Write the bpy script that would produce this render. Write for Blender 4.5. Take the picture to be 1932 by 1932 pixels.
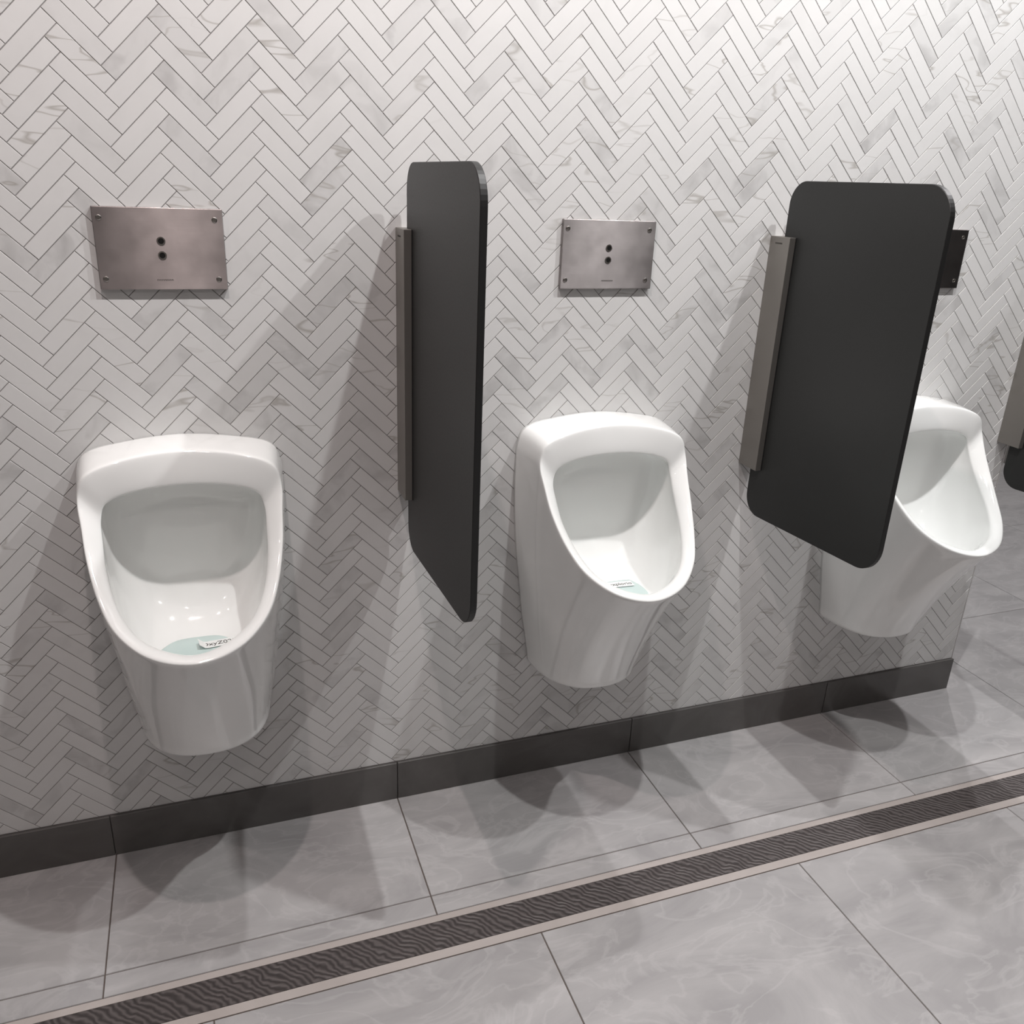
import bpy, bmesh, math, random
from mathutils import Vector, Matrix, noise

# ------------------------------------------------------------------ reset
for o in list(bpy.data.objects):
    bpy.data.objects.remove(o)
scene = bpy.context.scene
COL = scene.collection
random.seed(7)

# ------------------------------------------------------------------ camera
R_ = Vector((0.94051668, -0.33742267, 0.03967778))
U_ = Vector((0.08758975, 0.3536521, 0.931267))
F_ = Vector((0.32826273, 0.87239678, -0.36217046))
cam_data = bpy.data.cameras.new('camera')
cam = bpy.data.objects.new('camera', cam_data)
COL.objects.link(cam)
M = Matrix.Identity(4)
for i in range(3):
    M[i][0] = R_[i]; M[i][1] = U_[i]; M[i][2] = -F_[i]
M[0][3], M[1][3], M[2][3] = 0.0, -1.76795, 1.5
cam.matrix_world = M
cam_data.sensor_width = 36.0
cam_data.lens = 36.0 * 1607.92 / 1932.0
cam_data.clip_start = 0.02
scene.camera = cam

# ------------------------------------------------------------------ world, exposure
world = bpy.data.worlds.new('world'); scene.world = world
world.use_nodes = True
world.node_tree.nodes['Background'].inputs[0].default_value = (0.9, 0.92, 0.95, 1)
world.node_tree.nodes['Background'].inputs[1].default_value = 0.02
scene.view_settings.view_transform = 'Standard'
scene.view_settings.look = 'None'
scene.view_settings.gamma = 1.0
scene.view_settings.use_curve_mapping = False
scene.view_settings.exposure = -0.78

# ------------------------------------------------------------------ lights
CEIL = 3.15
LY = -0.86
def spot(name, x, y, power, col=(1, 1, 1), size=150, blend=0.6, radius=0.022):
    l = bpy.data.lights.new(name, 'SPOT'); l.energy = power; l.color = col
    l.spot_size = math.radians(size); l.spot_blend = blend; l.shadow_soft_size = radius
    o = bpy.data.objects.new(name, l); COL.objects.link(o); o.location = (x, y, CEIL - 0.05)
    return o
DOWNLIGHTS = [(-1.87, LY, 12, (1, .90, .88)), (-0.96, LY, 32, (1, .86, .83)), (-0.049, LY, 122, (1, .865, .84)), (0.862, LY, 185, (1, 1, .99)),
              (1.773, LY, 185, (1, .985, .985)), (2.9, -0.2, 175, (1, .975, .985)), (3.3, 1.4, 175, (1, .975, .985)),
              (-2.1, -2.55, 20, (1, .92, .90)), (0.02, -2.55, 26, (1, .90, .88)), (2.15, -2.55, 26, (1, .98, .98))]
for i, (x, y, p, c) in enumerate(DOWNLIGHTS):
    spot('downlight_lamp', x, y, p, c)
al = bpy.data.lights.new('fill_light', 'AREA'); al.shape = 'RECTANGLE'; al.size = 4.5; al.size_y = 1.6  # unseen soft area lamp, added as ambient fill for the room
al.energy = 3; al.color = (1, .97, .96)
ao = bpy.data.objects.new('fill_light', al); COL.objects.link(ao); ao.location = (0.9, -2.0, CEIL - 0.03)

# ------------------------------------------------------------------ helpers
def meshobj(name, verts, faces, mat, parent=None, smooth=False, bevel=None, subsurf=0):
    me = bpy.data.meshes.new(name)
    me.from_pydata([tuple(v) for v in verts], [], faces); me.update()
    o = bpy.data.objects.new(name, me); COL.objects.link(o)
    for m in (mat if isinstance(mat, (list, tuple)) else [mat]): me.materials.append(m)
    if parent: o.parent = parent
    if smooth:
        for p in me.polygons: p.use_smooth = True
    if bevel:
        b = o.modifiers.new('bevel', 'BEVEL'); b.width = bevel; b.segments = 3; b.limit_method = 'ANGLE'; b.angle_limit = math.radians(40)
        b.harden_normals = True
        for p in me.polygons: p.use_smooth = True
    if subsurf:
        s = o.modifiers.new('subdivision', 'SUBSURF'); s.levels = subsurf; s.render_levels = subsurf
    return o
def box_data(x0, x1, y0, y1, z0, z1, V, Fc):
    n = len(V)
    V += [(x0, y0, z0), (x1, y0, z0), (x1, y1, z0), (x0, y1, z0), (x0, y0, z1), (x1, y0, z1), (x1, y1, z1), (x0, y1, z1)]
    Fc += [(n, n+3, n+2, n+1), (n+4, n+5, n+6, n+7), (n, n+1, n+5, n+4), (n+1, n+2, n+6, n+5), (n+2, n+3, n+7, n+6), (n+3, n, n+4, n+7)]
def boxes(name, L, mat, parent=None, bevel=None):
    V, Fc = [], []
    for b in L: box_data(*b, V, Fc)
    return meshobj(name, V, Fc, mat, parent, bevel=bevel)
def empty(name, loc):
    o = bpy.data.objects.new(name, None); COL.objects.link(o); o.location = loc; o.empty_display_size = .05
    return o
def tag(o, label=None, cat=None, group=None, kind=None):
    if label: o['label'] = label
    if cat: o['category'] = cat
    if group: o['group'] = group
    if kind: o['kind'] = kind
    return o
def cyl(name, c, axis, r, h, mat, parent=None, seg=24, prof=None):
    """turned piece along axis ('x','y','z'); prof = [(radius, height)...]"""
    prof = prof or [(0, 0), (r, 0), (r, h*.85), (r*.9, h), (0, h)]
    V, Fc = [], []
    for (rr, hh) in prof:
        for k in range(seg):
            a = 2*math.pi*k/seg; p = (rr*math.cos(a), rr*math.sin(a), hh)
            if axis == 'y': p = (p[0], -p[2], p[1])
            if axis == 'x': p = (p[2], p[0], p[1])
            V.append((c[0]+p[0], c[1]+p[1], c[2]+p[2]))
    for j in range(len(prof)-1):
        for k in range(seg):
            a, b = j*seg+k, j*seg+(k+1) % seg
            Fc.append((a, b, b+seg, a+seg))
    o = meshobj(name, V, Fc, mat, parent)
    bm = bmesh.new(); bm.from_mesh(o.data); bmesh.ops.remove_doubles(bm, verts=bm.verts, dist=1e-6)
    bmesh.ops.recalc_face_normals(bm, faces=bm.faces); bm.to_mesh(o.data); bm.free()
    return o

# ------------------------------------------------------------------ materials
def newmat(name):
    m = bpy.data.materials.new(name); m.use_nodes = True
    return m, m.node_tree, m.node_tree.nodes['Principled BSDF']
def simple(name, col, rough=.5, metal=0, spec=.5, coat=0, noise_amt=0, nscale=40):
    m, t, b = newmat(name)
    b.inputs['Base Color'].default_value = (*col, 1); b.inputs['Roughness'].default_value = rough
    b.inputs['Metallic'].default_value = metal; b.inputs['Specular IOR Level'].default_value = spec
    b.inputs['Coat Weight'].default_value = coat; b.inputs['Coat Roughness'].default_value = .05
    if noise_amt:
        tc = t.nodes.new('ShaderNodeTexCoord'); n = t.nodes.new('ShaderNodeTexNoise'); n.inputs['Scale'].default_value = nscale
        n.inputs['Detail'].default_value = 5
        t.links.new(tc.outputs['Object'], n.inputs['Vector'])
        mr = t.nodes.new('ShaderNodeMapRange'); mr.inputs[3].default_value = rough-noise_amt; mr.inputs[4].default_value = rough+noise_amt
        t.links.new(n.outputs['Fac'], mr.inputs[0]); t.links.new(mr.outputs[0], b.inputs['Roughness'])
        bp = t.nodes.new('ShaderNodeBump'); bp.inputs['Strength'].default_value = .05; bp.inputs['Distance'].default_value = .002
        t.links.new(n.outputs['Fac'], bp.inputs['Height']); t.links.new(bp.outputs[0], b.inputs['Normal'])
    return m
def math_node(t, op, a, b=None, c=None):
    n = t.nodes.new('ShaderNodeMath'); n.operation = op
    for i, v in enumerate((a, b, c)):
        if v is None: continue
        if isinstance(v, (int, float)): n.inputs[i].default_value = v
        else: t.links.new(v, n.inputs[i])
    return n.outputs[0]
def ramp(t, fac, stops):
    r = t.nodes.new('ShaderNodeValToRGB'); e = r.color_ramp.elements
    while len(e) < len(stops): e.new(.5)
    for i, (p, c) in enumerate(stops): e[i].position = p; e[i].color = (*c, 1) if len(c) == 3 else c
    t.links.new(fac, r.inputs[0]); return r.outputs[0]
def mixc(t, f, a, b, mode='MIX'):
    n = t.nodes.new('ShaderNodeMix'); n.data_type = 'RGBA'; n.blend_type = mode
    for i, v in ((0, f), (6, a), (7, b)):
        if isinstance(v, (int, float)): n.inputs[i].default_value = v
        elif isinstance(v, tuple): n.inputs[i].default_value = (*v, 1)
        else: t.links.new(v, n.inputs[i])
    return n.outputs[2]

def marble_tile():
    m, t, b = newmat('white_marble_tile')
    tc = t.nodes.new('ShaderNodeTexCoord'); geo = t.nodes.new('ShaderNodeNewGeometry')
    rnd = geo.outputs['Random Per Island']
    wn = t.nodes.new('ShaderNodeTexWhiteNoise'); wn.noise_dimensions = '1D'
    t.links.new(math_node(t, 'MULTIPLY', rnd, 371.7), wn.inputs['W'])
    sc = t.nodes.new('ShaderNodeVectorMath'); sc.operation = 'SCALE'; sc.inputs[3].default_value = 9.0
    t.links.new(wn.outputs['Color'], sc.inputs[0])
    ad = t.nodes.new('ShaderNodeVectorMath'); ad.operation = 'ADD'
    t.links.new(tc.outputs['Object'], ad.inputs[0]); t.links.new(sc.outputs[0], ad.inputs[1])
    # soft clouds
    n1 = t.nodes.new('ShaderNodeTexNoise'); n1.inputs['Scale'].default_value = 14; n1.inputs['Detail'].default_value = 4; n1.inputs['Distortion'].default_value = .8
    t.links.new(ad.outputs[0], n1.inputs['Vector'])
    cloud = ramp(t, n1.outputs['Fac'], [(.45, (0, 0, 0)), (.72, (1, 1, 1))])
    # thin veins
    n2 = t.nodes.new('ShaderNodeTexNoise'); n2.inputs['Scale'].default_value = 7; n2.inputs['Detail'].default_value = 2.5; n2.inputs['Distortion'].default_value = .5
    vm = t.nodes.new('ShaderNodeMapping'); vm.inputs['Rotation'].default_value = (0, .65, 0); vm.inputs['Scale'].default_value = (.55, 1, 2.3)
    t.links.new(ad.outputs[0], vm.inputs[0]); t.links.new(vm.outputs[0], n2.inputs['Vector'])
    v = math_node(t, 'ABSOLUTE', math_node(t, 'SUBTRACT', n2.outputs['Fac'], .5))
    vein = ramp(t, v, [(0.0, (1, 1, 1)), (.016, (0, 0, 0))])
    # which tiles are grey, which veined
    grey = ramp(t, rnd, [(.74, (0, 0, 0)), (.88, (1, 1, 1))])
    vsel = ramp(t, wn.outputs['Value'], [(.68, (0, 0, 0)), (.9, (1, 1, 1))])
    base = mixc(t, math_node(t, 'MULTIPLY', rnd, .5), (.645, .643, .637), (.585, .582, .576))
    c = mixc(t, math_node(t, 'MULTIPLY', cloud, math_node(t, 'MULTIPLY_ADD', grey, .80, .10)), base, (.43, .425, .42))
    c = mixc(t, math_node(t, 'MULTIPLY', grey, .16), c, (.42, .42, .42))
    c = mixc(t, math_node(t, 'MULTIPLY', math_node(t, 'MULTIPLY', vein, vsel), .6), c, (.27, .25, .22))
    t.links.new(c, b.inputs['Base Color'])
    b.inputs['Roughness'].default_value = .33
    return m
M_TILE = marble_tile()
M_GROUT = simple('dark_grout', (.24, .23, .225), .9)
M_PORC = simple('white_porcelain', (.865, .875, .863), .07, 0, .5, .6)
M_BOWL = M_PORC
M_PANEL = simple('charcoal_laminate', (.018, .019, .0185), .45, 0, .45, 0, .05, 300)
M_EDGE = simple('black_laminate_edge', (.006, .006, .006), .5)
M_ALU = simple('anodised_aluminium', (.30, .285, .265), .45, .85, .5, 0, .05, 500)
M_SCREW = simple('screw_steel', (.42, .40, .38), .25, 1)
M_BLACK = simple('black_glass', (.008, .008, .008), .1)
M_INK = simple('dark_print', (.06, .055, .05), .5)
M_CEIL = simple('ceiling_paint', (.75, .74, .73), .8)
M_PAINT = simple('dark_taupe_wall_paint', (.20, .19, .18), .7)
M_EDGETRIM = simple('edge_trim_metal', (.62, .61, .60), .35, .3)

def steel():
    m, t, b = newmat('brushed_steel')
    tc = t.nodes.new('ShaderNodeTexCoord'); mp = t.nodes.new('ShaderNodeMapping'); mp.inputs['Scale'].default_value = (6, 1, 700)
    n = t.nodes.new('ShaderNodeTexNoise'); n.inputs['Scale'].default_value = 1.0; n.inputs['Detail'].default_value = 4
    t.links.new(tc.outputs['Object'], mp.inputs[0]); t.links.new(mp.outputs[0], n.inputs['Vector'])
    n2 = t.nodes.new('ShaderNodeTexNoise'); n2.inputs['Scale'].default_value = 25; n2.inputs['Detail'].default_value = 6
    t.links.new(tc.outputs['Object'], n2.inputs['Vector'])
    c = mixc(t, n2.outputs['Fac'], (.25, .23, .225), (.38, .35, .345))
    t.links.new(c, b.inputs['Base Color'])
    b.inputs['Metallic'].default_value = 1
    mr = t.nodes.new('ShaderNodeMapRange'); mr.inputs[3].default_value = .30; mr.inputs[4].default_value = .40
    t.links.new(n2.outputs['Fac'], mr.inputs[0]); t.links.new(mr.outputs[0], b.inputs['Roughness'])
    bp = t.nodes.new('ShaderNodeBump'); bp.inputs['Strength'].default_value = .12; bp.inputs['Distance'].default_value = .0006
    t.links.new(n.outputs['Fac'], bp.inputs['Height']); t.links.new(bp.outputs[0], b.inputs['Normal'])
    b.inputs['Anisotropic'].default_value = .97; b.inputs['Anisotropic Rotation'].default_value = .25
    tg = t.nodes.new('ShaderNodeTangent'); tg.direction_type = 'RADIAL'; tg.axis = 'Z'
    t.links.new(tg.outputs[0], b.inputs['Tangent'])
    return m
M_STEEL = steel()

def stone(name, a, b_, rough, veincol=None, scale=3):
    m, t, b = newmat(name)
    tc = t.nodes.new('ShaderNodeTexCoord'); geo = t.nodes.new('ShaderNodeNewGeometry')
    wn = t.nodes.new('ShaderNodeTexWhiteNoise'); wn.noise_dimensions = '1D'
    t.links.new(math_node(t, 'MULTIPLY', geo.outputs['Random Per Island'], 91.3), wn.inputs['W'])
    sc = t.nodes.new('ShaderNodeVectorMath'); sc.operation = 'SCALE'; sc.inputs[3].default_value = 8.0
    t.links.new(wn.outputs['Color'], sc.inputs[0])
    mp = t.nodes.new('ShaderNodeMapping'); mp.inputs['Scale'].default_value = (1, 1.8, 1); mp.inputs['Rotation'].default_value = (0, 0, .6)
    t.links.new(tc.outputs['Object'], mp.inputs[0])
    ad = t.nodes.new('ShaderNodeVectorMath'); ad.operation = 'ADD'
    t.links.new(mp.outputs[0], ad.inputs[0]); t.links.new(sc.outputs[0], ad.inputs[1])
    n = t.nodes.new('ShaderNodeTexNoise'); n.inputs['Scale'].default_value = scale; n.inputs['Detail'].default_value = 7; n.inputs['Distortion'].default_value = 1.4
    n.inputs['Roughness'].default_value = .6
    t.links.new(ad.outputs[0], n.inputs['Vector'])
    c = mixc(t, ramp(t, n.outputs['Fac'], [(.35, (0, 0, 0)), (.68, (1, 1, 1))]), a, b_)
    if veincol:
        n2 = t.nodes.new('ShaderNodeTexNoise'); n2.inputs['Scale'].default_value = scale*1.3; n2.inputs['Detail'].default_value = 8; n2.inputs['Distortion'].default_value = 2
        t.links.new(ad.outputs[0], n2.inputs['Vector'])
        v = math_node(t, 'ABSOLUTE', math_node(t, 'SUBTRACT', n2.outputs['Fac'], .5))
        c = mixc(t, math_node(t, 'MULTIPLY', ramp(t, v, [(0, (1, 1, 1)), (.04, (0, 0, 0))]), .3), c, veincol)
    t.links.new(c, b.inputs['Base Color']); b.inputs['Roughness'].default_value = rough
    return m
M_FLOOR = stone('grey_marble_floor_tile', (.33, .322, .325), (.43, .42, .42), .30, (.52, .51, .51))
M_BASE = stone('dark_grey_stone', (.092, .087, .083), (.125, .120, .116), .30, None, 5)
M_FGROUT = simple('floor_grout', (.10, .08, .07), .9)

def drainmat():
    m, t, b = newmat('drain_bronze')
    tc = t.nodes.new('ShaderNodeTexCoord'); w = t.nodes.new('ShaderNodeTexWave')
    w.wave_type = 'BANDS'; w.bands_direction = 'DIAGONAL'; w.inputs['Scale'].default_value = 38; w.inputs['Distortion'].default_value = 9
    w.inputs['Detail'].default_value = 2; w.inputs['Detail Scale'].default_value = .6
    t.links.new(tc.outputs['Object'], w.inputs['Vector'])
    c = mixc(t, w.outputs['Fac'], (.045, .038, .037), (.115, .100, .098)); t.links.new(c, b.inputs['Base Color'])
    b.inputs['Roughness'].default_value = .5; b.inputs['Metallic'].default_value = .2
    bp = t.nodes.new('ShaderNodeBump'); bp.inputs['Distance'].default_value = .002; bp.inputs['Strength'].default_value = .6
    t.links.new(w.outputs['Fac'], bp.inputs['Height']); t.links.new(bp.outputs[0], b.inputs['Normal'])
    return m
M_DRAIN = drainmat()
def mattint():
    m, t, b = newmat('teal_translucent_vinyl')
    b.inputs['Base Color'].default_value = (.74, .88, .86, 1); b.inputs['Roughness'].default_value = .18
    b.inputs['Transmission Weight'].default_value = .35; b.inputs['IOR'].default_value = 1.35
    return m
M_TEAL = mattint()
M_LABEL = simple('white_sticker', (.78, .80, .79), .35)

# ------------------------------------------------------------------ structure
XL, XR, YF, YB = -2.7, 4.6, -3.4, 3.2
WX = 2.216                      # free end of the urinal wall
BBH = .110
# herringbone tiles as real bevelled pieces
TW, TL = .0301, .1138
GAP, CH, DEP = .00042, .0007, .0013
s2 = math.sqrt(2)
OX, OZ = -0.0942, (1.266 - (TL+TW)/s2)
def clip(poly, ax, val, keep_less):
    out = []
    for i in range(len(poly)):
        p, q = poly[i], poly[(i+1) % len(poly)]
        ip = (p[ax] <= val) == keep_less; iq = (q[ax] <= val) == keep_less
        if ip: out.append(p)
        if ip != iq:
            f = (val-p[ax])/(q[ax]-p[ax]); out.append((p[0]+f*(q[0]-p[0]), p[1]+f*(q[1]-p[1])))
    return out
V, Fc = [], []
TX0, TX1, TZ0, TZ1 = -1.45, WX-.004, BBH+.001, 2.35
def add_tile(u0, u1, v0, v1):
    def rect(g):
        P = [(u0+g, v0+g), (u1-g, v0+g), (u1-g, v1-g), (u0+g, v1-g)]
        P = [(OX+(u-v)/s2, OZ+(u+v)/s2) for u, v in P]
        for ax, val, kl in ((0, TX0+g, False), (0, TX1-g, True), (1, TZ0+g, False), (1, TZ1-g, True)):
            if len(P) < 3: return P
            P = clip(P, ax, val, kl)
        return P
    c = ((u0+u1)/2, (v0+v1)/2); cx, cz = OX+(c[0]-c[1])/s2, OZ+(c[0]+c[1])/s2
    if not (TX0-.08 < cx < TX1+.08 and TZ0-.08 < cz < TZ1+.08): return
    A, B = rect(GAP), rect(GAP+CH)
    if len(A) < 3 or len(A) != len(B): return
    dy = random.uniform(-.00018, .00018)
    tx, tz = random.uniform(-.0006, .0006), random.uniform(-.0006, .0006)
    n = len(V); k = len(A)
    for (x, z) in A: V.append((x, DEP, z))
    for (x, z) in B: V.append((x, dy + tx*(x-cx)*4 + tz*(z-cz)*4, z))
    Fc.append(tuple(range(n+k, n+2*k)))
    for i in range(k):
        j = (i+1) % k; Fc.append((n+i, n+j, n+k+j, n+k+i))
rng = 60
for a in range(-90, 90):
    for bb in range(-22, 22):
        ou, ov = a*TW + bb*TL, a*TW - bb*TL
        add_tile(ou, ou+TL, ov, ov+TW)
        add_tile(ou+TL, ou+TL+TW, ov+TW-TL, ov+TW)
nt = len(Fc)
box_data(XL, WX-.0035, DEP-.0004, .22, 0, CEIL, V, Fc)
wall = meshobj('wall_back', V, Fc, [M_TILE, M_GROUT])
for i, p in enumerate(wall.data.polygons):
    if i >= nt: p.material_index = 1
bm = bmesh.new(); bm.from_mesh(wall.data)
bmesh.ops.recalc_face_normals(bm, faces=bm.faces[:]); bm.to_mesh(wall.data); bm.free()
# make sure tile fronts look towards the room
flip = [p.index for p in wall.data.polygons if p.index < nt and p.normal.y > .5]
if flip:
    bm = bmesh.new(); bm.from_mesh(wall.data); bm.faces.ensure_lookup_table()
    bmesh.ops.reverse_faces(bm, faces=[f for f in bm.faces if f.index < nt and f.normal.y > 0]); bm.to_mesh(wall.data); bm.free()
tag(wall, kind='structure')
t1 = boxes('trim_1', [(WX-.0035, WX, -.0004, .2204, 0, CEIL)], M_EDGETRIM); tag(t1, kind='structure')

# dark skirting tiles along the wall foot
js = [-1.62, -.953, -.286, .381, 1.048, 1.716, WX+.002]
bb_ = boxes('baseboard_back', [(max(js[i], XL)+.0010, js[i+1]-.0010, -.007, DEP, 0.0, BBH) for i in range(len(js)-1)] + [(XL, -1.622, -.007, DEP, 0, BBH)], M_BASE, bevel=.0012)
tag(bb_, kind='structure')

# floor tiles
V, Fc = [], []
xs = [1.046 + .6655*k for k in range(-7, 7)]
ys_back = [-.345 + .7055*k for k in range(0, 7)]
def slab(x0, x1, y0, y1):
    x0, x1, y0, y1 = max(x0, XL), min(x1, XR), max(y0, YF), min(y1, YB)
    if x1-x0 < .02 or y1-y0 < .02: return
    g, c = .0011, .0008; n = len(V)
    for (e, z) in ((g, -.002), (g+c, 0.0)):
        V.extend([(x0+e, y0+e, z), (x1-e, y0+e, z), (x1-e, y1-e, z), (x0+e, y1-e, z)])
    Fc.append((n+4, n+5, n+6, n+7))
    for i in range(4):
        j = (i+1) % 4; Fc.append((n+i, n+j, n+4+j, n+4+i))
for i in range(len(xs)-1):
    for j in range(len(ys_back)-1): slab(xs[i], xs[i+1], ys_back[j], ys_back[j+1])
    slab(xs[i], xs[i+1], -.400, -.345)
    for k in range(5): slab(xs[i]+.2, xs[i+1]+.2, -.512-.7055*(k+1), -.512-.7055*k)
nf = len(Fc)
box_data(XL-.1, XR+.1, YF-.1, YB+.1, -.12, -.0018, V, Fc)
fl = meshobj('floor', V, Fc, [M_FLOOR, M_FGROUT])
for i, p in enumerate(fl.data.polygons):
    if i >= nf: p.material_index = 1
tag(fl, kind='structure')
t2 = boxes('trim_2', [(XL, XR, -.4175, -.4015, -.0018, .0004)], stone('pale_stone_strip', (.40, .36, .34), (.46, .42, .40), .35), bevel=.0004); tag(t2, kind='structure')
t3 = boxes('trim_3', [(XL, XR, -.511, -.490, -.0018, .0004)], t2.data.materials[0], bevel=.0004); tag(t3, kind='structure')
dr = empty('floor_drain', (1.0, -.455, 0))
boxes('drain_cover', [(XL-1.0, XR-1.0, -.034, .0365, -.0018, .0002)], M_DRAIN, dr)
tag(dr, 'long dark bronze drain strip with wavy diagonal pattern set in the grey floor', 'floor drain')

# room shell
for nm, b, m in (('wall_front', (XL, XR, YF-.1, YF, 0, CEIL), M_PAINT), ('wall_left', (XL-.1, XL, YF, YB, 0, CEIL), M_PAINT),
                 ('wall_right', (XR, XR+.1, YF, YB, 0, CEIL), M_PAINT), ('wall_far', (XL, XR, YB, YB+.1, 0, CEIL), M_PAINT),
                 ('ceiling', (XL-.1, XR+.1, YF-.1, YB+.1, CEIL, CEIL+.1), M_CEIL)):
    tag(boxes(nm, [b], m), kind='structure')

# ------------------------------------------------------------------ urinals
def catmull(C, t):
    """C list of tuples, natural mirrored ends handled by caller; t in [0,len-1]"""
    n = len(C); i = min(int(t), n-2); f = t-i
    def g(k):
        if k < 0: return (-C[-k][0], C[-k][1], C[-k][2])
        if k > n-1:
            q = C[2*(n-1)-k]; return (-q[0], q[1], q[2])
        return C[k]
    a, b, c, d = g(i-1), g(i), g(i+1), g(i+2)
    return Vector([.5*((2*b[k]) + (-a[k]+c[k])*f + (2*a[k]-5*b[k]+4*c[k]-d[k])*f*f + (-a[k]+3*b[k]-3*c[k]+d[k])*f**3) for k in range(3)])
OUT = [(0, -.108, 1.000), (.092, -.112, .991), (.165, -.115, .966), (.184, -.118, .924), (.181, -.144, .878), (.175, -.184, .824), (.159, -.238, .768), (.131, -.293, .724), (.076, -.342, .692), (0, -.362, .680)]
INN = [(0, -.120, .934), (.079, -.119, .927), (.133, -.117, .908), (.147, -.118, .877), (.147, -.138, .842), (.143, -.180, .793), (.127, -.236, .746), (.099, -.281, .711), (.058, -.312, .692), (0, -.327, .680)]
BACK = [(0, 0, 1.003), (.098, 0, .994), (.176, 0, .974), (.197, 0, .924)]
INS = [(0, -.108, .940), (.081, -.108, .933), (.136, -.106, .912), (.151, -.106, .878), (.151, -.124, .838), (.147, -.168, .786), (.131, -.224, .737), (.102, -.268, .700), (.060, -.298, .680), (0, -.312, .668)]
D1 = [(0, -.085, .943), (.082, -.085, .936), (.137, -.085, .914), (.152, -.085, .880), (.151, -.098, .828), (.147, -.135, .765), (.134, -.182, .700), (.107, -.230, .650), (.064, -.268, .625), (0, -.282, .617)]
D2 = [(0, -.045, .932), (.072, -.045, .924), (.121, -.045, .904), (.139, -.047, .870), (.140, -.055, .810), (.135, -.078, .735), (.123, -.115, .670), (.100, -.160, .622), (.060, -.200, .602), (0, -.215, .597)]
D3 = [(0, -.030, .885), (.052, -.030, .880), (.090, -.030, .865), (.106, -.031, .835), (.108, -.034, .785), (.106, -.043, .725), (.096, -.062, .672), (.074, -.090, .628), (.040, -.112, .604), (0, -.120, .598)]
D4 = [(0, -.028, .82), (.028, -.028, .818), (.05, -.028, .81), (.062, -.028, .79), (.064, -.029, .76), (.062, -.032, .72), (.056, -.037, .69), (.042, -.046, .662), (.022, -.052, .648), (0, -.055, .643)]
WZ = [(.30, .120), (.34, .130), (.36, .135), (.43, .148), (.5, .161), (.575, .171), (.65, .182), (.75, .192), (.83, .197), (.93, .197), (1.0, .19)]
DZ = [(.30, .155), (.36, .168), (.40, .178), (.47, .196), (.55, .238), (.62, .290), (.665, .340), (.68, .362), (.70, .358), (.726, .354), (.768, .342), (.825, .300), (.88, .263), (.924, .231), (1.0, .22)]
def lut(T, z):
    if z <= T[0][0]: return T[0][1]
    for i in range(len(T)-1):
        if z <= T[i+1][0]:
            a, b = T[i], T[i+1]; f = (z-a[0])/(b[0]-a[0])
            m0 = (b[1]-T[i-1][1])/(b[0]-T[i-1][0]) if i > 0 else (b[1]-a[1])/(b[0]-a[0])
            m1 = (T[i+2][1]-a[1])/(T[i+2][0]-a[0]) if i+2 < len(T) else (b[1]-a[1])/(b[0]-a[0])
            h = b[0]-a[0]; f2, f3 = f*f, f*f*f
            return (2*f3-3*f2+1)*a[1]+(f3-2*f2+f)*h*m0+(-2*f3+3*f2)*b[1]+(f3-f2)*h*m1
    return T[-1][1]
NE = 2.5
def S(z, ang):
    w, d = lut(WZ, z), lut(DZ, z)
    return Vector((w*max(math.cos(ang), 0)**(2/NE), -d*max(math.sin(ang), 0)**(2/NE), z))
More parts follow.
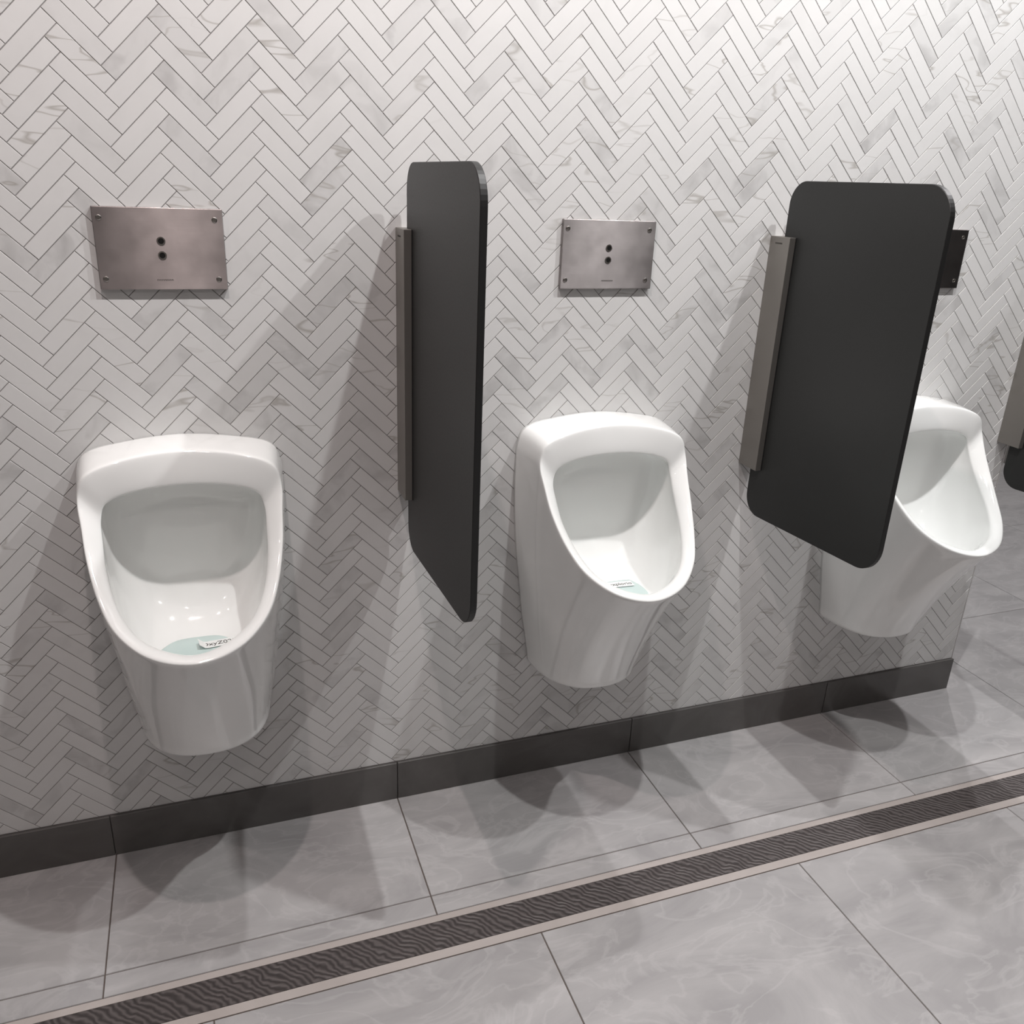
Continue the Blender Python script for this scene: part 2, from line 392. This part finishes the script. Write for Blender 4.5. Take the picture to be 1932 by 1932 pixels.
def build_urinal_body(parent):
    verts, faces = [], []
    def add(p): verts.append(tuple(p)); return len(verts)-1
    NP, NSIDE, NR = 26, 6, 22
    # half columns: p from 9 (lip centre) down to 3 (corner), then side columns to the wall
    half = []
    for i in range(NP+1):
        p = 9 - 6*i/NP
        half.append(('rim', p))
    for j in range(1, NSIDE+1): half.append(('side', j/NSIDE))
    def ang_of(q):
        w, d = lut(WZ, q.z), lut(DZ, q.z)
        xx, yy = abs(q.x)/w, abs(q.y)/d
        return math.atan2(max(yy, 1e-9)**(NE/2), max(xx, 1e-9)**(NE/2))
    def strip(p, q):   # top strip point, q=0 front edge, 1 wall
        o, b = catmull(OUT, p), None
        # back curve
        i = min(int(p), 2); f = p-i
        A = BACK[i-1] if i > 0 else (-BACK[1][0], 0, BACK[1][2]); B, C = BACK[i], BACK[i+1]
        Dd = BACK[i+2] if i+2 < 4 else (.199, 0, .86)
        b = Vector([.5*((2*B[k]) + (-A[k]+C[k])*f + (2*A[k]-5*B[k]+4*C[k]-Dd[k])*f*f + (-A[k]+3*B[k]-3*C[k]+Dd[k])*f**3) for k in range(3)])
        r = o.lerp(b, q); r.y = o.y*(1-q) + b.y*q
        return r
    cols = []
    a3 = ang_of(catmull(OUT, 3))
    for kind, p in half:
        if kind == 'rim': top = catmull(OUT, p); a = ang_of(top)
        else:
            top = strip(3, p); a = a3*(1-p)
            if p == 1: a = 0
        c = []
        zb = .347
        wb, db = lut(WZ, zb), lut(DZ, zb)
        NB = 2.4
        fb = math.cos(a)**(2/NB) if a < math.pi/2-1e-6 else 0
        yb = -db*math.sin(a)**(2/NB) if a > 0 else 0
        fr = top.x/lut(WZ, top.z)
        mid = min(1, max(0, (p-3)/6)) if kind == 'rim' else 0      # 1 at the lip centre
        for r in range(NR+1):
            f = r/NR; z = zb + (top.z-zb)*f
            g = mid*(.68*f+.32*f**2.2) + (1-mid)*(.75*f+.25*f*f)
            q = Vector(((fb+(fr-fb)*f**1.1)*lut(WZ, z), yb+(top.y-yb)*g, z))
            if r == NR: q = top.copy()
            if r == 0: q = Vector((q.x*.95, q.y*.95, zb-.003))
            c.append(q)
        extra = Vector((c[1].x*.992, c[1].y*.992, zb+.003))
        c.insert(1, extra)
        if a == 0:
            for q in c: q.y = 0
        cols.append(c)
    nr = len(cols[0])
    full = [[Vector((-q.x, q.y, q.z)) for q in c] for c in cols[::-1]] + cols[1:]
    idx = [[add(q) for q in c] for c in full]
    nc = len(idx)
    for i in range(nc-1):
        for r in range(nr-1): faces.append((idx[i][r], idx[i+1][r], idx[i+1][r+1], idx[i][r+1]))
    # bottom cap
    for i in range(nc//2):
        a, b, c, d = idx[i][0], idx[i+1][0], idx[nc-2-i][0], idx[nc-1-i][0]
        faces.append((a, d, c, b) if b != c else (a, d, b))
    # top strip: rows q (matching side columns), across p from -3..3
    NT = 24
    rows = []
    for j in range(NSIDE+1):
        row = []
        for k in range(-NT, NT+1):
            p = 3*abs(k)/NT
            if abs(k) == NT:
                ci = (len(half)-1 - (NP+j)) if k < 0 else (len(half)-1 + NP + j)
                row.append(idx[ci][-1])
            else:
                q = strip(p, j/NSIDE)
                # soft crown: the top swells a little between wall and front edge
                q.z += .002*math.sin(math.pi*j/NSIDE)
                row.append(add((math.copysign(q.x, k) if k else 0, q.y, q.z)))
        rows.append(row)
    for j in range(NSIDE):
        for k in range(2*NT): faces.append((rows[j][k], rows[j][k+1], rows[j+1][k+1], rows[j+1][k]))
    # closed outer rim loop: parameters p (signed side)
    loop = []      # (vertex index, p, side)
    ctr = len(half)-1
    for k in range(-NT, NT+1): loop.append((rows[0][k+NT], 3*abs(k)/NT, -1 if k < 0 else 1))
    for i in range(NP-1, -1, -1): loop.append((idx[ctr+i][-1], 9-6*i/NP, 1))
    for i in range(1, NP): loop.append((idx[ctr-i][-1], 9-6*i/NP, -1))
    n = len(loop)
    def ringpts(Cv): return [Vector((s*catmull(Cv, p).x, catmull(Cv, p).y, catmull(Cv, p).z)) for (_, p, s) in loop]
    o_, i_ = ringpts(OUT), ringpts(INN)
    rings = [[l[0] for l in loop]]
    k0 = NT; sgn = 1 if (o_[k0+1]-o_[k0-1]).cross(i_[k0]-o_[k0]).y < 0 else -1
    for s, h in ((.04, .0011), (.12, .0022), (.30, .0028), (.5, .0029), (.70, .0027), (.88, .0018), (.965, .0006), (1.0, -.0012)):
        ring = []
        for k in range(n):
            a, b = o_[k], i_[k]
            tan = (o_[(k+1) % n]-o_[k-1]).normalized(); nn = tan.cross(b-a).normalized()
            nn = nn*sgn
            ring.append(add(a.lerp(b, s) + nn*(h*(1+1.2*min(1, max(0, (loop[k][1]-3)/2.5))) if h > 0 else h)))
        rings.append(ring)
    prev = [i_]
    for Cv in (INS, D1):
        rings.append([add(q) for q in ringpts(Cv)])
    seq = [ringpts(c) for c in (D1, D2, D3, D4)]
    # smooth between bowl loops
    for a in range(3):
        for f in (.25, .5, .75, 1.0):
            ring = []
            for k in range(n):
                P0 = seq[a-1][k] if a > 0 else ringpts_ins[k] if False else (seq[0][k]*2-seq[1][k])
                P1, P2 = seq[a][k], seq[a+1][k]
                P3 = seq[a+2][k] if a+2 < 4 else Vector((P2.x*.5, P2.y+.0, P2.z+( .745-P2.z)*.5))
                q = .5*((2*P1)+(-P0+P2)*f+(2*P0-5*P1+4*P2-P3)*f*f+(-P0+3*P1-3*P2+P3)*f**3)
                ring.append(add(q))
            rings.append(ring)
    c0 = Vector((0, -.0283, .745))
    d4ring = rings[-1]
    for f in (.25, .5, .75):
        src = d4ring; ring = []
        for v in src:
            q0 = Vector(verts[v]); q = q0.lerp(c0, f); q.y = c0.y + (q0.y-c0.y)*(1-f)**2; ring.append(add(q))
        rings.append(ring)
    for a in range(len(rings)-1):
        for k in range(n):
            j = (k+1) % n; faces.append((rings[a][k], rings[a][j], rings[a+1][j], rings[a+1][k]))
    ci = add(c0)
    for k in range(n): faces.append((rings[-1][k], rings[-1][(k+1) % n], ci))
    o = meshobj('urinal_body', verts, faces, M_PORC, parent, smooth=True)
    bm = bmesh.new(); bm.from_mesh(o.data)
    bmesh.ops.remove_doubles(bm, verts=bm.verts, dist=.0002)
    bmesh.ops.recalc_face_normals(bm, faces=bm.faces)
    # closed back against the wall, with a crisp rear edge
    cl = bm.edges.layers.float.get('crease_edge') or bm.edges.layers.float.new('crease_edge')
    be = [e for e in bm.edges if e.is_boundary]
    for e in be: e[cl] = 1.0
    bmesh.ops.holes_fill(bm, edges=be, sides=0)
    bmesh.ops.recalc_face_normals(bm, faces=bm.faces)
    bm.to_mesh(o.data); bm.free()
    for p in o.data.polygons: p.use_smooth = True
    sb = o.modifiers.new('subdivision', 'SUBSURF'); sb.levels = 1; sb.render_levels = 1
    return o
UZ = .8
u0 = empty('urinal', (-.0535, -.0004, UZ))
body = build_urinal_body(u0); body.location = (0, 0, -UZ)
tag(u0, 'large white porcelain wall urinal at the left, facing front, with a teal mat and two holes plate above', 'urinal')
UR = [u0]
for x, roll, lab in ((.863, .010, 'white porcelain urinal between the two dark partition panels in the middle'),
                     (1.7765, .010, 'white porcelain urinal at the right, partly hidden behind the wide dark panel')):
    c = u0.copy(); COL.objects.link(c); c.location.x = x; c.rotation_euler = (0, roll, 0)
    b = body.copy(); COL.objects.link(b); b.parent = c
    c['label'] = lab; UR.append(c)
u0['label'] = 'leftmost white porcelain wall urinal, facing front, with a teal mat in its bowl'
for u in UR: u['group'] = 'urinals along the tiled wall'

# scented mats in the two bowls whose floor can be seen
def make_text(name, s, size, mat, parent, M4, label=None, extr=.0002):
    cu = bpy.data.curves.new(name, 'FONT'); cu.body = s; cu.size = size; cu.align_x = 'CENTER'; cu.align_y = 'CENTER'; cu.extrude = extr
    tmp = bpy.data.objects.new(name, cu); COL.objects.link(tmp)
    dg = bpy.context.evaluated_depsgraph_get(); me = bpy.data.meshes.new_from_object(tmp.evaluated_get(dg))
    bpy.data.objects.remove(tmp)
    me.materials.clear(); me.materials.append(mat)
    o = bpy.data.objects.new(name, me); COL.objects.link(o); o.parent = parent; o.matrix_local = M4
    return o
def urinal_mat(u, lx, ly, rotz, text, label, txy, trot):
    roll = u.rotation_euler.y
    e = empty('urinal_mat', (0, 0, 0))
    e.matrix_world = Matrix.Translation(u.location) @ Matrix.Rotation(roll, 4, 'Y') @ Matrix.Translation((lx, ly, .6070-UZ)) @ Matrix.Rotation(rotz, 4, 'Z')
    Vv, Ff = [], []; seg, R0 = 48, .078
    prof = [(0, 0), (R0*.5, 0), (R0, .0015), (R0, .0040), (R0*.97, .0050), (R0*.5, .0036), (0, .0036)]
    for rr, hh in prof:
        for k in range(seg):
            a = 2*math.pi*k/seg; rs = rr*(1 + (.03*math.cos(6*a) if rr > R0*.9 else 0))
            Vv.append((rs*math.cos(a), rs*.78*math.sin(a), hh))
    for j in range(len(prof)-1):
        for k in range(seg):
            a, b = j*seg+k, j*seg+(k+1) % seg; Ff.append((a, b, b+seg, a+seg))
    o = meshobj('mat_disc', Vv, Ff, M_TEAL, e, smooth=True)
    bm = bmesh.new(); bm.from_mesh(o.data); bmesh.ops.remove_doubles(bm, verts=bm.verts, dist=1e-5); bmesh.ops.recalc_face_normals(bm, faces=bm.faces); bm.to_mesh(o.data); bm.free()
    # curled paper label
    Lw, Lh = .070, .026; n = 14; Vv, Ff = [], []
    T = Matrix.Translation((txy[0], txy[1], 0)) @ Matrix.Rotation(trot, 4, 'Z')
    for j in range(2):
        for zz in (0, .0006):
            for k in range(n+1):
                f = k/n; cur = .010*max(0, .16-f)/.16
                Vv.append(T @ Vector((-Lw/2+Lw*f, (-Lh/2 if j == 0 else Lh/2), .0056+cur+zz)))
    q = n+1
    for k in range(n):
        Ff += [(k, k+1, 2*q+k+1, 2*q+k), (q+k, 3*q+k, 3*q+k+1, q+k+1), (k, q+k, q+k+1, k+1), (2*q+k, 2*q+k+1, 3*q+k+1, 3*q+k)]
    Ff += [(0, 2*q, 3*q, q), (n, q+n, 3*q+n, 2*q+n)]
    lb = meshobj('label_sticker', Vv, Ff, M_LABEL, e)
    make_text('printed_text', text, .0175, M_INK, lb, Matrix.Translation((txy[0]+.003, txy[1], .0064)) @ Matrix.Rotation(trot, 4, 'Z'))
    tag(e, label, 'urinal mat', 'scented mats in the urinal bowls')
    return e
urinal_mat(UR[0], .000, -.190, 0, 'OxyZ025', 'pale teal mat with printed label in the bowl of the leftmost urinal', (.036, .020), .12)
urinal_mat(UR[1], .040, -.176, 0, 'explorio', 'pale blue-green mat with printed label in the bowl of the middle urinal', (-.008, .036), -.03)

# ------------------------------------------------------------------ steel sensor plates
def flush_plate(xc, label, copy_from=None):
    w, z0, z1, th = .222, 1.284, 1.429, .009
    e = empty('flush_plate', (xc, -.0004, z0)); h = z1-z0
    boxes('face_plate', [(-w/2, w/2, -th, 0, 0, h)], M_STEEL, e, bevel=.0012)
    for sx in (-1, 1):
        for zz in (.019, h-.019):
            s = cyl('screw', (sx*.098-.002, -th+.0004, zz), 'y', .0048, .0018, M_SCREW, e, prof=[(0, 0), (.0052, 0), (.0050, .0010), (.0038, .0016), (.0026, .0016), (.0024, .0005), (0, .0005)])
    for zz in (.0615, .087):
        g = cyl('sensor_ring', (0, -th+.0004, zz), 'y', .007, .0016, M_SCREW, e, prof=[(.0052, 0), (.0078, 0), (.0074, .0012), (.0052, .0012), (.0052, 0)])
        cyl('sensor_lens', (0, -th+.0004, zz), 'y', .0052, .0009, M_BLACK, g)
    make_text('maker_mark', 'nnnnnnn', .0075, M_INK, e, Matrix.Translation((.001, -th-.0001, .018)) @ Matrix.Rotation(math.pi/2, 4, 'X') @ Matrix.Diagonal((1.1, .8, 1, 1)))
    tag(e, label, 'flush plate', 'steel sensor plates above the urinals')
    return e
def copy_tree(o, parent=None):
    c = o.copy(); COL.objects.link(c)
    if parent: c.parent = parent
    for ch in o.children:
        copy_tree(ch, c)
    return c
pl0 = flush_plate(-.049, 'brushed steel sensor plate on the tiles above the leftmost urinal')
for x, lab in ((.862, 'brushed steel sensor plate on the tiles above the middle urinal'),
               (1.765, 'brushed steel sensor plate half hidden behind the wide dark panel at right')):
    c = copy_tree(pl0); c.location.x = x; c['label'] = lab

# ------------------------------------------------------------------ partition panels
def rounded_outline(pts, rad, seg=12):
    out = []
    n = len(pts)
    for i, (p, r) in enumerate(zip(pts, rad)):
        p = Vector(p); a = Vector(pts[i-1]); b = Vector(pts[(i+1) % n])
        u, v = (a-p).normalized(), (b-p).normalized(); ang = u.angle(v); d = r/math.tan(ang/2)
        s, e = p+u*d, p+v*d; bis = (u+v).normalized(); c = p + bis*(r/math.sin(ang/2))
        a0 = math.atan2((s-c).y, (s-c).x); a1 = math.atan2((e-c).y, (e-c).x)
        da = (a1-a0+math.pi) % (2*math.pi)-math.pi
        for k in range(seg+1):
            t = a0+da*k/seg; out.append((c.x+r*math.cos(t), c.y+r*math.sin(t)))
    return out
PT = .0125
def partition(x, label):
    e = empty('urinal_partition', (x, -.0004, .72))
    out = rounded_outline([(-.030, .722-.72), (-.500, .750-.72), (-.500, 1.525-.72), (-.030, 1.525-.72)], [.05, .062, .062, .05])
    n = len(out); V, Fc = [], []
    be = .0012
    c = Vector((sum(p[0] for p in out)/n, sum(p[1] for p in out)/n))
    def inset(p, d):
        q = Vector(p); return q + (c-q).normalized()*d
    for (xx, d) in ((0, be), (be, 0), (PT-be, 0), (PT, be)):
        for p in out:
            q = inset(p, d); V.append((xx, q.x, q.y))
    Fc.append(tuple(range(n))[::-1]); Fc.append(tuple(range(3*n, 4*n)))
    for j in range(3):
        for k in range(n): Fc.append((j*n+k, j*n+(k+1) % n, (j+1)*n+(k+1) % n, (j+1)*n+k))
    p = meshobj('panel', V, Fc, [M_PANEL, M_EDGE], e)
    for k, f in enumerate(p.data.polygons):
        if k >= 2: f.material_index = 1
    bm = bmesh.new(); bm.from_mesh(p.data); bmesh.ops.recalc_face_normals(bm, faces=bm.faces); bm.to_mesh(p.data); bm.free()
    # aluminium channel fixed to the wall, gripping the panel on both sides
    z0, z1 = .846-.72, 1.404-.72
    L = [(-.0165, -.0004, -.073, 0, z0, z1), (PT+.0004, PT+.0165, -.073, 0, z0, z1), (-.0004, PT+.0004, -.029, 0, z0, z1)]
    b = boxes('wall_bracket', L, M_ALU, e, bevel=.001)
    make_text('maker_mark', 'nnnnnnn', .0075, M_INK, b, Matrix.Translation((-.0167, -.034, z1-.014)) @ Matrix.Rotation(-math.pi/2, 4, 'Z') @ Matrix.Rotation(math.pi/2, 4, 'X'))
    boxes('seam_shadow', [(-.0012, 0, -.0755, -.073, z0, z1)], M_EDGE, e)  # thin black strip standing in for the shadowed seam between bracket and panel
    tag(e, label, 'partition panel', 'dark partition panels between the urinals')
    return e
pp = partition(.4065, 'narrow-looking dark charcoal partition panel between the left and middle urinals')
for x, lab in ((1.300, 'wide-looking dark charcoal partition panel between the middle and right urinals'),
               (2.185, 'dark charcoal partition panel cut off at the right edge, on the wall end')):
    c = copy_tree(pp); c.location.x = x; c['label'] = lab

# ------------------------------------------------------------------ ceiling downlights (above the frame)
M_LAMP, t_, b_ = newmat('lamp_glow')
b_.inputs['Emission Color'].default_value = (1, .97, .95, 1); b_.inputs['Emission Strength'].default_value = 12
d0 = None
for i, (x, y, p, c) in enumerate(DOWNLIGHTS):
    if d0 is None:
        d0 = empty('ceiling_downlight', (x, y, CEIL))
        cyl('housing_ring', (0, 0, -.012), 'z', .05, .012, M_EDGETRIM, d0, prof=[(.040, .012), (.055, .012), (.055, .006), (.050, 0), (.040, .002), (.040, .012)])
        cyl('lamp_lens', (0, 0, -.004), 'z', .040, .003, M_LAMP, d0)
        e = d0
    else:
        e = copy_tree(d0); e.location = (x, y, CEIL)
    tag(e, 'round recessed ceiling spot above the urinal row, outside the picture', 'ceiling light', 'recessed ceiling downlights')
